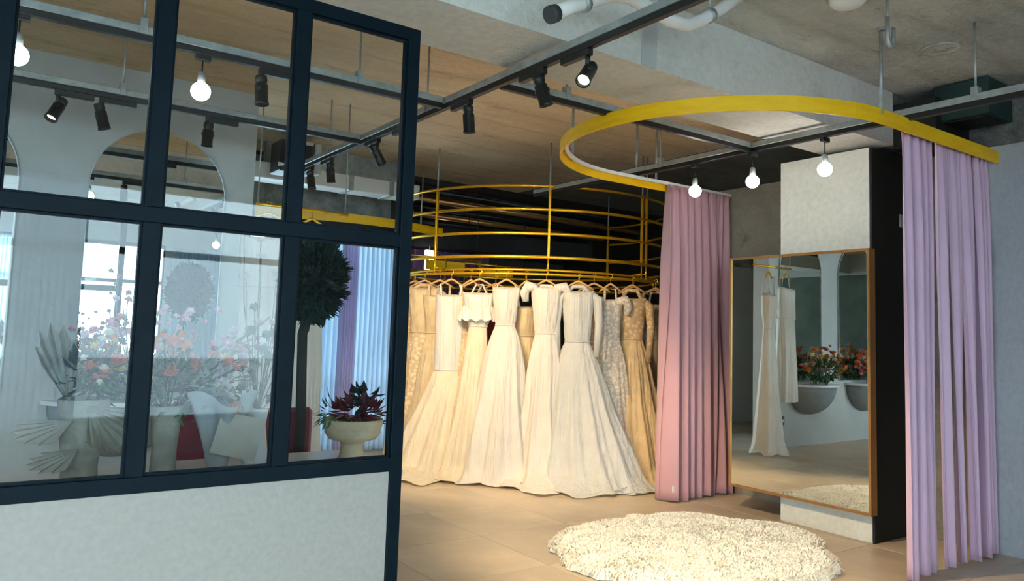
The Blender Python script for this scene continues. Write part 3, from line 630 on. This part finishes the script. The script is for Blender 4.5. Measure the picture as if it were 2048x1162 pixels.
# ================================================================ GOWNS
def hanger(parent_loc, rz, label, m='wood', group=None, w=.2, drop=.10):
    t = thing('clothes_hanger', label, 'hanger', parent_loc, rz, group)
    pts = [(-w, 0, -drop-.06), (-w*.55, 0, -drop-.02), (-w*.15, 0, -drop+.012), (0, 0, -drop+.02), (w*.15, 0, -drop+.012), (w*.55, 0, -drop-.02), (w, 0, -drop-.06)]
    MB().tube(pts, [.008, .01, .011, .011, .011, .01, .008], 8).build('shoulder_bar', m, t)
    hp = [(0, 0, -drop+.02), (0, 0, -.03)]+[(.0+.02*sin(a), 0, .0+.02*-cos(a)) for a in [.1+pi*k/5*1.25 for k in range(6)]]
    MB().tube(hp, .003, 6).build('hook', 'brass', t)
def gown(label, px, py, rz, mat_s, mat_b=None, top=1.86, style='strapless', bw=.17, ww=.115, hip=.2, hem=.42, depth=.28, hemz=.015,
         waist=1.42, folds=11, train=0, fold_amp=.07, pw=1.15, seed=0, shiftx=0, rail=2.045, hang=True, hgroup='hangers on the round gown rack', group='bridal gowns on the round rack', hlabel=None, xstart=0, hm='wood'):
    r = random.Random(seed); root = thing('bridal_gown', label, 'gown', (px, py, 0), rz, group)
    mat_b = mat_b or mat_s; n = folds*12
    ph = r.uniform(0, 6)
    fa = [r.uniform(.5, 1.3) for _ in range(folds+1)]
    rings = []; NZ = 30
    for j in range(NZ+1):
        t = j/NZ; z = waist+(hemz-waist)*t
        g = t**pw
        rx = ww+(hem-ww)*g + (hip-ww)*.35*sin(min(1, t*2.2)*pi)*(1-t); ry = ww*.55+(depth-ww*.55)*g
        cx_ = shiftx*t**1.5; cy_ = -train*.35*max(0, t-.5)**2
        ring = []
        for i in range(n):
            a = 2*pi*i/n; f = i/n*folds; k = fa[int(f)]*(1-(f-int(f)))+fa[(int(f)+1) % folds]*(f-int(f))
            q_ = a*folds+ph+.5*sin(3*t)+.4*sin(2*a+seed); w = 1+fold_amp*1.5*k*min(1, t*2.4+.08)*(1-1.9*abs(sin(q_/2))**.75+.25*cos(2.5*q_+t*2))
            nz = 1+.05*mnoise.noise(Vector((a*2, t*3, seed)))
            x = rx*w*nz*cos(a)+cx_; y = ry*w*nz*sin(a)+cy_
            zz = z
            if t > .93 and hemz < .03:
                e = (t-.93)/.07; x += .05*e*cos(a)*(1+sin(a*7+seed)); y += (.05+train*(.6 if sin(a) < 0 else .1))*e*sin(a)*(1+.5*sin(a*5+seed)); zz = max(.012, z*(1-e)+.02+.012*sin(a*folds*.7))
            ring.append((x, y, zz))
        rings.append(ring)
    sk_ = MB().rings(rings, cap0=False, cap1=False).build('skirt', mat_s, root)
    if train:
        # pooled layers of hem lying on the floor in front
        tr = []
        for j in range(6):
            e = j/5; rad = 1+train*e
            tr.append([(hem*rad*cos(a)*.95+shiftx, (depth*rad*sin(a))*(1.0+.12*sin(a*9+seed+j))-train*.08, .035*(1-e)+.012+.014*sin(a*13+j*1.3)*(1-e*.5)+ .01) for a in [pi+pi*i/40 for i in range(41)]])
        MB().rings(tr, closed=False).build('train', mat_s, root)
    # bodice
    rb = []
    zt = top if style not in ('strap', 'halter') else top-.10
    for j in range(11):
        t = j/10; z = waist+(zt-waist)*t
        w = ww+(bw-ww)*t**.8; dpt = ww*.55+(.10-ww*.55)*sin(min(1, t*1.3)*pi/2)
        ring = []
        for i in range(32):
            a = 2*pi*i/32
            dz = .0
            if j > 6: dz = (.035*abs(cos(a*1.0))**.7*0 + .032*(abs(cos(a))**.5*1.6-.8-.5*abs(sin(2*a)))*(j-6)/4)
            ring.append((w*cos(a)*(1+.03*sin(a*6+j)), dpt*sin(a)*(1+.1*cos(3*a)), z+dz))
        rb.append(ring)
    MB().rings(rb, cap0=False, cap1=True).build('bodice', mat_b, root)
    MB().tube([(ww*1.04*cos(2*pi*i/24), ww*.6*sin(2*pi*i/24), waist) for i in range(24)], .006, 6, closed=True).build('waistband', mat_b, root)
    hz = rail-.10
    if style == 'strapless':
        for s in (-1, 1): MB().tube([(s*bw*.8, 0, zt-.0), (s*bw*.55, 0, hz-.02)], .004, 5).build('loop', mat_b, root)
    if style in ('strap', 'halter'):
        for s in (-1, 1):
            x1 = s*(.11 if style == 'strap' else .03)
            MB().tube([(s*bw*.62, -.05, zt+.0), (x1, -.03, hz-.03), (x1, .02, hz-.02), (s*bw*.6, .06, zt)], .011, 6).build('strap', mat_b, root)
    if style == 'offshoulder':
        for s in (-1, 1):
            pts = [(s*bw*.55, -.04, zt+.0), (s*(bw+.03), -.03, zt+.015), (s*(bw+.065), 0, zt-.05), (s*(bw+.05), .0, zt-.14)]
            MB().tube(pts, [.035, .05, .048, .03], 10).build('sleeve', mat_b, root)
        MB().tube([(-bw*.5, 0, zt+.01), (-.05, 0, hz-.02), (.05, 0, hz-.02), (bw*.5, 0, zt+.01)], .012, 6).build('strap', mat_b, root)
    if style == 'sleeve':
        for s in (-1, 1):
            pts = [(s*bw*.7, 0, zt+.0), (s*(bw+.03), 0, zt-.06), (s*(bw+.05), -.01, zt-.3), (s*(bw+.03), -.02, zt-.62)]
            MB().tube(pts, [.04, .048, .04, .03], 10).build('sleeve', mat_b, root)
        MB().tube([(-bw*.7, 0, zt), (-.05, 0, hz-.02), (.05, 0, hz-.02), (bw*.7, 0, zt)], .02, 6).build('yoke', mat_b, root)
    if style == 'cape':
        rings = []
        for j in range(8):
            t = j/7; w = .10+.11*t**.8; ring = []
            for i in range(80):
                a = 2*pi*i/80; k = 1+.07*t*cos(13*a+seed)
                ring.append((w*k*cos(a), (.05+.07*t)*k*sin(a), top-.02-.24*t+.012*t*cos(13*a)))
            rings.append(ring)
        MB().rings(rings, cap0=False, cap1=False).build('ruffle_cape', mat_b, root)
        MB().tube([(-.1, 0, top-.03), (-.03, 0, hz-.02), (.03, 0, hz-.02), (.1, 0, top-.03)], .01, 6).build('strap', mat_b, root)
    if hang:
        hanger((px, py, rail+.012), rz, hlabel or label.replace(' on the round rack', '')+' hanger', hm, hgroup, w=bw*.95)
    return root

def on_rack(deg, r=GR):
    a = radians(deg); x, y = GC[0]+r*cos(a), GC[1]+r*sin(a)
    return x, y
def face(x, y):         # front of the gown (local -y) towards the room
    return atan2(-x, y)*-1 + 0 if False else -atan2(x, y)
G = [
 # label, deg, radius, mat, kwargs
 ('slim champagne lace gown at the far left of the round rack', -177, 1.66, 'champ_lace', dict(style='strap', hem=.2, depth=.2, top=1.9, folds=7, shiftx=-.05)),
 ('golden champagne lace sheath gown, second from left on the rack', -170, 1.68, 'champ_lace', dict(style='sleeve', hem=.22, depth=.2, top=1.88, folds=8, shiftx=-.08, mat_b='champ_gown')),
 ('champagne satin gown behind the white cinched one at rack left', -163.5, 1.64, 'champ_gown', dict(style='strap', hem=.3, depth=.25, top=1.90, folds=9, shiftx=-.12)),
 ('white cinched gown with a wide ivory skirt spreading left', -155.5, 1.74, 'ivory_gown', dict(style='strap', mat_b='white_gown', hem=.42, depth=.3, top=1.9, waist=1.05, ww=.14, bw=.15, hip=.16, folds=9, shiftx=-.18, train=.25, pw=.95)),
 ('champagne lace gown left of the short-caped gown', -150, 1.62, 'champ_lace', dict(style='strap', hem=.25, depth=.2, top=1.93, folds=8, bw=.12)),
 ('slim white gown with a ruffled shoulder cape', -144.5, 1.76, 'ivory_gown', dict(style='cape', mat_b='white_gown', hem=.25, depth=.2, top=1.82, waist=1.5, ww=.09, hip=.12, folds=7, shiftx=-.1, train=.1)),
 ('white strapless A-line gown hanging left of centre on the rack', -135.2, 1.78, 'white_gown', dict(hem=.40, depth=.28, top=1.88, waist=1.52, ww=.095, bw=.14, folds=9, shiftx=-.04, pw=.95, fold_amp=.1)),
 ('ivory slip gown tucked between the two white centre gowns', -129, 1.60, 'champ_gown', dict(style='strap', hem=.2, depth=.18, top=1.80, bw=.1, ww=.1, folds=7)),
 ('white off-shoulder gown with puffed sleeves at rack centre', -122.5, 1.80, 'white_gown', dict(style='offshoulder', hem=.30, depth=.26, top=1.90, waist=1.45, ww=.10, bw=.15, folds=8, shiftx=-.02, train=.35, fold_amp=.1)),
 ('wide cool white tulle ball gown with a trailing hem', -112.5, 1.84, 'tulle', dict(style='sleeve', hem=.60, depth=.38, top=1.86, waist=1.38, ww=.12, bw=.16, folds=13, shiftx=.12, train=.22, fold_amp=.05, pw=1.0)),
 ('champagne beaded gown right of the wide tulle gown', -104.5, 1.66, 'champ_lace', dict(style='strap', hem=.3, depth=.25, top=1.82, folds=8)),
 ('narrow white lace gown between the champagne gowns', -99.5, 1.74, 'white_lace', dict(style='offshoulder', hem=.3, depth=.24, top=1.80, bw=.12, ww=.1, folds=8, shiftx=.12)),
 ('champagne tulle princess gown with a full skirt', -91.5, 1.78, 'champ_gown', dict(style='sleeve', mat_b='champ_lace', hem=.46, depth=.36, top=1.82, waist=1.42, ww=.11, bw=.15, folds=12, shiftx=.05, train=.1, fold_amp=.08)),
 ('ivory lace gown behind the full champagne skirt', -85, 1.62, 'champ_lace', dict(style='strap', hem=.3, depth=.25, top=1.86, folds=8)),
 ('white short-sleeved gown hanging beside the pink curtain', -76, 1.72, 'ivory_gown', dict(style='offshoulder', mat_b='white_lace', hem=.34, depth=.26, top=1.78, bw=.14, folds=8)),
 ('old gold satin gown partly behind the pink curtain', -70, 1.60, 'gold_gown', dict(style='strap', hem=.3, depth=.25, top=1.82, folds=8)),
 ('dark red gown glimpsed behind the caped gown', -148, 1.1, 'red_gown', dict(style='strap', hem=.26, depth=.2, top=1.7, folds=8)),
 ('ivory tulle gown filling in behind the rack centre', -108, 1.5, 'ivory_gown', dict(style='strap', hem=.45, depth=.3, top=1.78, folds=10)),
 ('pale champagne gown behind the first lace gown', -182, 1.6, 'champ_gown', dict(style='strap', hem=.25, depth=.2, top=1.92, folds=8)),
]
for i, (lab, deg, r, m, k) in enumerate(G):
    x, y = on_rack(deg, r); k = dict(k); mb_ = k.pop('mat_b', None)
    gown(lab, x, y, face(x, y), m, mb_, seed=i+1, hlabel='wooden hanger holding the '+lab[:60].rsplit(' ',1)[0], **k)
# black garment and hangers without gowns among them (dark gaps)
# gowns hanging at the end of the arched-mirror wall
wr = thing('gown_rail', 'straight gold rail with white gowns beside the arched mirror wall', 'rack', (1.86, 6.2, 2.42))
MB().tube([(0, 0, 0), (.80, 0, 0)], .014, 8).build('rail', 'brass', wr)
for x in (.02, .77): MB().tube([(x, 0, 0), (x, 0, ZC-2.42)], .006, 8).build('hanging_rod', 'zinc', wr)
for i, (x, lab, m, kk) in enumerate((
    (1.97, 'wide straight white robe hanging nearest the arched mirror wall', 'white_gown', dict(style='strapless', top=2.14, waist=1.75, ww=.19, bw=.205, hip=.2, hem=.21, depth=.14, hemz=.66, folds=8, fold_amp=.06)),
    (2.34, 'long slim white gown on the short rail, right of the wide robe', 'white_gown', dict(style='strap', top=2.14, bw=.13, hem=.19, depth=.2, folds=7)))):
    kk = dict(dict(waist=1.6, hip=.16), **kk)
    gown(lab, x, 6.2, -.3, m, None, seed=40+i, rail=2.42, hgroup='hangers on the short rail', group='white gowns on the short rail', hlabel='gold hanger of the '+lab.split(' hanging')[0].split(' on the')[0], hm='brass', **kk)

# ================================================================ FAR GOLD RAIL + SHEERS
fr = thing('curtain_rail', 'curved gold band rail over pale sheer curtains behind glass', 'rail', (3.55, 8.15, 0))
arc = [(-1.1+2.3*i/24, -.28*sin(pi*i/24)) for i in range(25)]
MB().rings([[(x, y, 2.60), (x, y, 2.70), (x, y+.012, 2.70), (x, y+.012, 2.60)] for x, y in arc], smooth=False).build('rail_band', 'gold', fr)
for i in (4, 20): MB().tube([(arc[i][0], arc[i][1]+.006, 2.70), (arc[i][0], arc[i][1]+.006, ZC)], .01, 6).build('hanging_rod', 'zinc', fr)
curtain('curtain', 'pale blue backlit sheer curtain behind the round dark tree', 'curtain', (0, 8.45, 0), 0, 2.75, 3.60, .02, 2.45, 12, .035, 'sheer', seed=14)
curtain('curtain', 'lavender sheer curtain between two pale blue ones', 'curtain', (0, 8.38, 0), 0, 3.56, 3.76, .02, 2.45, 6, .04, 'lav', seed=15)
curtain('curtain', 'pale blue backlit sheer curtain just left of the partition post', 'curtain', (0, 8.45, 0), 0, 3.75, 4.32, .02, 2.45, 9, .035, 'sheer', seed=16)
# sheers on the shopfront behind the viewer, seen in glass and mirrors
curtain('curtain', 'white sheer shopfront curtain reflected in the left panes', 'curtain', (0, -3.15, 0), 0, .36, 1.0, .02, 2.9, 9, .04, 'sheer', seed=17)
curtain('curtain', 'white sheer shopfront curtain at the right behind the viewer', 'curtain', (0, -3.15, 0), 0, 3.3, 4.6, .02, 2.9, 16, .04, 'sheer', seed=18)

# ================================================================ DISPLAY TABLE + ARRANGEMENTS
TT = .72
tb = thing('display_table', 'long white lacquered table of vases behind the partition', 'table', (.7, 4.0, 0))
MB().box(-1.3, 1.24, -.36, .38, TT-.035, TT, bevel=.004).build('tabletop', 'white_table', tb)
for sx in (-1.24, 1.16):
    for sy in (-.3, .31): MB().box(sx-.025, sx+.025, sy-.025, sy+.025, 0, TT-.036, bevel=.003).build('leg', 'white_table', tb)
def fan_leaf(b, base, d, up, L_, w, n=9, curl=.1):
    """pleated dry palm fan"""
    base = Vector(base); d = Vector(d).normalized(); sd = d.cross(Vector(up)).normalized(); nn = sd.cross(d)
    c = b.b.verts.new(base); prev = None
    for i in range(n*2+1):
        a = -1+2*i/(n*2); l = L_*(1-.35*a*a)*(1.0 if i % 2 else .86)
        p = base+d*l*cos(a*w)+sd*l*sin(a*w)+nn*(.02 if i % 2 else -.02)+nn*curl*(1-a*a)
        v = b.b.verts.new(p)
        if prev: b.b.faces.new((c, prev, v))
        prev = v
def solid(o, th=.004): md = o.modifiers.new('thick', 'SOLIDIFY'); md.thickness = th; return o
def wrap(root, r0_, r1_, h, m, seed=0, name='paper_wrap', ruff=.18, z0=.01):
    r = random.Random(seed); rings = []
    for j in range(9):
        t = j/8; rad = r0_+(r1_-r0_)*t**1.3
        rings.append([(rad*(1+ruff*t*sin(5*a+seed)+.05*t*sin(13*a))*cos(a), rad*(1+ruff*t*sin(5*a+seed))*sin(a), z0+h*t*(1+.10*t*sin(3*a+seed))) for a in [2*pi*i/60 for i in range(60)]])
    return solid(MB().rings(rings, cap0=True, cap1=False).build(name, m, root))
# 1: beige pottery vase with dry palm fans
v = thing('vase_arrangement', 'tall beige vase with grey dried palm fans at left', 'vase', (.47, 3.85, TT))
MB().lathe([(.06, 0), (.075, .02), (.07, .10), (.085, .2), (.10, .30), (.105, .38), (.095, .385), (.09, .36)], 24).build('vase', 'stone_vase', v)
b = MB(); fan_leaf(b, (-.06, -.02, .36), (-.25, 0, 1), (0, 1, 0), .36, .35, 5); solid(b.build('palm_fan', 'leafdry', v))
b = MB(); fan_leaf(b, (.0, -.1, .36), (.75, -.2, -.75), (0, 1, .3), .26, .75, 8); solid(b.build('palm_fan', 'leafdry', v))
b = MB(); fan_leaf(b, (-.05, -.1, .30), (-.85, -.2, -.35), (0, 1, .2), .20, .5, 6); solid(b.build('palm_fan', 'paper2', v))
b = MB(); fan_leaf(b, (-.02, -.1, .18), (-.7, -.2, -.4), (0, 1, .2), .17, .5, 6); solid(b.build('palm_fan', 'paper2', v))
b = MB(); leaves(b, (.02, 0, .46), (.10, .08, .12), 70, .09, .018); b.build('foliage', 'leafdark', v)
for k in range(16): blossom(v, (rnd.uniform(-.02, .12), rnd.uniform(-.08, .06), rnd.uniform(.40, .68)), rnd.uniform(.02, .032), rnd.choice(['coral', 'orange', 'cream', 'darkred', 'yellow']), rnd.uniform(-.8, .8), rnd.uniform(0, 6))
# 2: slim vase with branch of coral flowers (behind mullion)
v = thing('vase_arrangement', 'slim grey vase with spreading coral and orange flower branches', 'vase', (.83, 3.95, TT))
MB().lathe([(.05, 0), (.06, .02), (.055, .12), (.065, .25), (.075, .33), (.065, .335), (.06, .3)], 20).build('vase', 'stone_vase', v)
b = MB()
for k in range(14):
    a = rnd.uniform(-1.1, 1.1); e = (sin(a)*rnd.uniform(.2, .5), rnd.uniform(-.15, .15), .34+cos(a)*rnd.uniform(.22, .34)); b.tube([(0, 0, .25), (e[0]*.4, e[1]*.4, .42), e], .004, 4)
    blossom(v, e, rnd.uniform(.028, .045), rnd.choice(['coral', 'orange', 'yellow', 'coral']), rnd.uniform(-.8, .8), rnd.uniform(0, 6))
b.build('stems', 'bark', v)
b = MB(); leaves(b, (.05, 0, .42), (.13, .09, .12), 90, .08, .018); b.build('foliage', 'leaf', v)
for k in range(18): blossom(v, (rnd.uniform(-.1, .2), rnd.uniform(-.08, .06), rnd.uniform(.46, .62)), rnd.uniform(.025, .04), rnd.choice(['coral', 'orange', 'darkred', 'rosepink']), rnd.uniform(-.8, .8), rnd.uniform(0, 6))
# 3: blossom cloud of pale pink branches in a tall glass-like vase
v = thing('blossom_branches', 'airy pale pink blossom branches in a white vase behind the coral flowers', 'flowers', (.75, 4.22, TT))
MB().lathe([(.05, 0), (.055, .02), (.04, .15), (.05, .3), (.04, .305)], 18).build('vase', 'white_table', v)
b = MB()
for k in range(34):
    e = (rnd.uniform(-.42, .62), rnd.uniform(-.12, .12), rnd.uniform(.52, .80)); b.tube([(0, 0, .28), (e[0]*.5, e[1]*.5, .5), e], .003, 4)
    for q in range(2): blossom(v, (e[0]+rnd.uniform(-.05, .05), e[1], e[2]+rnd.uniform(-.05, .05)), rnd.uniform(.02, .034), rnd.choice(['palepink', 'palepink', 'rosepink']), rnd.uniform(-.8, .8), rnd.uniform(0, 6))
b.build('stems', 'leafdry', v)
# 4: grey wrapped bouquet
v = thing('wrapped_bouquet', 'grey paper wrapped bouquet leaning with a coral ribbon', 'bouquet', (1.07, 3.93, TT+.0)); 
w = wrap(v, .045, .15, .36, 'paper', 3)
b = MB().box(-.10, .12, -.13, -.122, .10, .30, mtx=Matrix.Rotation(.25, 4, 'Y')); b.build('paper_sheet', 'paper2', v)
b = MB(); leaves(b, (0, 0, .42), (.12, .1, .12), 110, .09, .015); b.build('foliage', 'leafdry', v)
MB().box(-.045, -.01, -.125, -.115, .22, .36, mtx=Matrix.Rotation(.2, 4, 'Y')).build('ribbon', 'coral', v)
for k in range(10): blossom(v, (rnd.uniform(-.1, .1), rnd.uniform(-.08, .06), rnd.uniform(.42, .56)), rnd.uniform(.018, .03), rnd.choice(['darkred', 'cream', 'palepink']), rnd.uniform(-.8, .8), rnd.uniform(0, 6))
# 5: tall dry cream arrangement
v = thing('dried_flowers', 'tall arrangement of dried cream flowers in a white vase', 'flowers', (1.32, 4.15, TT))
MB().lathe([(.06, 0), (.07, .03), (.05, .2), (.06, .28), (.05, .285)], 18).build('vase', 'white_table', v)
b = MB()
for k in range(22):
    e = (rnd.uniform(-.12, .12), rnd.uniform(-.1, .1), rnd.uniform(.3, 1.25)); b.tube([(0, 0, .25), (e[0]*.8, e[1], .28+(e[2]-.28)*.6), e], .003, 4)
    blossom(v, e, rnd.uniform(.03, .05), rnd.choice(['cream', 'leafdry', 'cream']), rnd.uniform(-.8, .8), rnd.uniform(0, 6))
b.build('stems', 'leafdry', v)
# 6: urn with dark red plants
v = thing('planter_urn', 'sandstone pedestal urn of dark red plants at table end', 'planter', (1.80, 3.98, TT))
MB().lathe([(.075, 0), (.08, .02), (.07, .03), (.06, .09), (.07, .11), (.13, .125), (.155, .16), (.15, .17), (.155, .18), (.165, .22), (.16, .232), (.14, .225), (.13, .2)], 32).build('urn', 'urn', v)
b = MB(); leaves(b, (.03, 0, .26), (.12, .10, .07), 120, .08, .022); b.build('red_foliage', 'darkred', v)
b = MB(); leaves(b, (.05, 0, .33), (.07, .05, .06), 60, .07, .02); b.build('brown_foliage', 'bark', v)
b = MB(); leaves(b, (-.12, 0, .27), (.08, .06, .06), 40, .08, .008); b.build('green_foliage', 'leaf', v)
# 7: velvet stools/chairs by table
def stool(x, y, label, s=1):
    t = thing('velvet_stool', label, 'stool', (x, y, 0))
    MB().lathe([(.15, .40), (.19, .41), (.20, .45), (.19, .50), (.12, .52), (.001, .522)], 28).build('seat', 'maroon', t)
    for k in range(4):
        a = pi/4+k*pi/2; MB().tube([(.12*cos(a), .12*sin(a), .41), (.17*cos(a), .17*sin(a), 0)], .012, 8).build('leg', 'black_metal', t)
def chair(x, y, rz, label):
    t = thing('velvet_chair', label, 'chair', (x, y, 0), rz)
    MB().box(-.22, .22, -.22, .22, .40, .48, bevel=.03).build('seat', 'maroon', t)
    MB().box(-.21, .21, .19, .25, .50, .92, bevel=.025).build('backrest', 'maroon', t)
    for sx in (-.18, .18):
        for sy in (-.18, .18): MB().tube([(sx, sy, .405), (sx*1.1, sy*1.1, 0)], .014, 8).build('leg', 'black_metal', t)
        MB().tube([(sx*.8, .2, .44), (sx*.8, .22, .56)], .014, 8).build('back_post', 'black_metal', t)
chair(1.28, 4.72, 0.0, 'maroon velvet chair behind the white table, left')
chair(1.72, 4.70, 0.0, 'maroon velvet chair behind the table beside the urn')
# ================================================================ ROUND DARK TREE
tr = thing('topiary_tree', 'round dark green topiary tree on dark trunk behind the glass', 'tree', (1.80, 4.80, 0))
MB().lathe([(.13, 0), (.16, .02), (.18, .3), (.17, .31), (.15, .29)], 24).build('pot', 'black_metal', tr)
MB().tube([(0, 0, .28), (.01, 0, .8), (-.01, 0, 1.4), (.04, 0, 1.6)], [.04, .034, .032, .03], 10).build('trunk', 'bark', tr)
b = MB(); rl = random.Random(4)
leaves(b, (.05, 0, 1.75), (.19, .19, .27), 3600, .07, .016, 1, rl); b.build('crown', 'leafdark', tr)
b = MB(); b.lathe([(.17*sin(pi*k/10)+.001, 1.76-.22*cos(pi*k/10)) for k in range(11)], 16, c=(.08, 0, 0)); b.build('crown_core', 'leafdark', tr)

# ================================================================ RUG
outline = [(3.514, 4.278), (3.675, 4.391), (3.86, 4.43), (4.075, 4.457), (4.304, 4.423), (4.44, 4.49), (4.542, 4.41), (4.75, 4.40), (4.927, 4.316), (4.99, 4.22), (5.058, 4.022), (5.2, 3.85), (5.283, 3.724), (5.29, 3.55), (5.248, 3.441), (5.137, 3.269), (5.02, 3.20), (4.931, 3.138), (4.86, 3.02), (4.791, 2.952), (4.594, 2.82), (4.309, 2.759), (4.05, 2.79), (3.8, 2.88), (3.6, 3.02), (3.42, 3.20), (3.30, 3.33), (3.207, 3.497), (3.171, 3.685), (3.211, 3.839), (3.31, 3.93), (3.30, 4.06), (3.40, 4.2)]
rc = Vector((sum(p[0] for p in outline)/len(outline), sum(p[1] for p in outline)/len(outline)))
rg = thing('shaggy_rug', 'cream shaggy sheepskin rug on the tile floor before the mirror', 'rug', (rc.x, rc.y, 0))
# smooth closed radial outline
pol = sorted([(atan2(p[1]-rc.y, p[0]-rc.x), sqrt((p[0]-rc.x)**2+(p[1]-rc.y)**2)) for p in outline])
def rad_at(a):
    a = (a+pi) % (2*pi)-pi
    P = [(pol[-1][0]-2*pi, pol[-1][1])]+pol+[(pol[0][0]+2*pi, pol[0][1])]
    for (a0, q0), (a1, q1) in zip(P, P[1:]):
        if a0 <= a <= a1: t = (a-a0)/(a1-a0+1e-9); t = t*t*(3-2*t); return q0+(q1-q0)*t
    return pol[0][1]
rings = []
NA = 300; NR = 60
for j in range(NR+1):
    t = j/NR; ring = []
    for i in range(NA):
        a = 2*pi*i/NA-pi; R_ = rad_at(a)*(1+.012*sin(a*31)+.01*sin(a*53+1)); q = t*R_
        x, y = q*cos(a), q*sin(a); edge = min(1, (1-t)*9)**.5
        h = .018+.030*edge*(1+.5*mnoise.noise(Vector((x*9, y*9, 0)))+.6*mnoise.noise(Vector((x*24, y*24, 3))))
        if j == NR: h = .004
        ring.append((x, y, h))
    rings.append(ring)
MB().rings(list(reversed(rings)), cap0=False, cap1=False).build('fleece_base', 'rug', rg)
b = MB(); rt = random.Random(9)
for k in range(9000):
    a = rt.uniform(-pi, pi); t = sqrt(rt.random())*1.0; R_ = rad_at(a)*t; x, y = R_*cos(a), R_*sin(a)
    z = .03*min(1, (1-t)*9)**.5+.012; an = 3*mnoise.noise(Vector((x*3, y*3, 1)))+rt.uniform(-1.2, 1.2) if t < .93 else a+rt.uniform(-.5, .5)
    l = rt.uniform(.025, .05); dx, dy = cos(an)*l, sin(an)*l; w = rt.uniform(.005, .009); sx, sy = -sin(an)*w, cos(an)*w
    vs = [b.b.verts.new(p) for p in ((x-sx, y-sy, z), (x+sx, y+sy, z), (x+dx*.6+sx*.8, y+dy*.6+sy*.8, z+.022), (x+dx, y+dy, z+rt.uniform(.0, .018)-(.012 if t > .93 else 0)), (x+dx*.6-sx*.8, y+dy*.6-sy*.8, z+.022))]
    b.b.faces.new(vs)
o = b.build('fleece_tufts', 'rug', rg); o['kind'] = 'stuff'
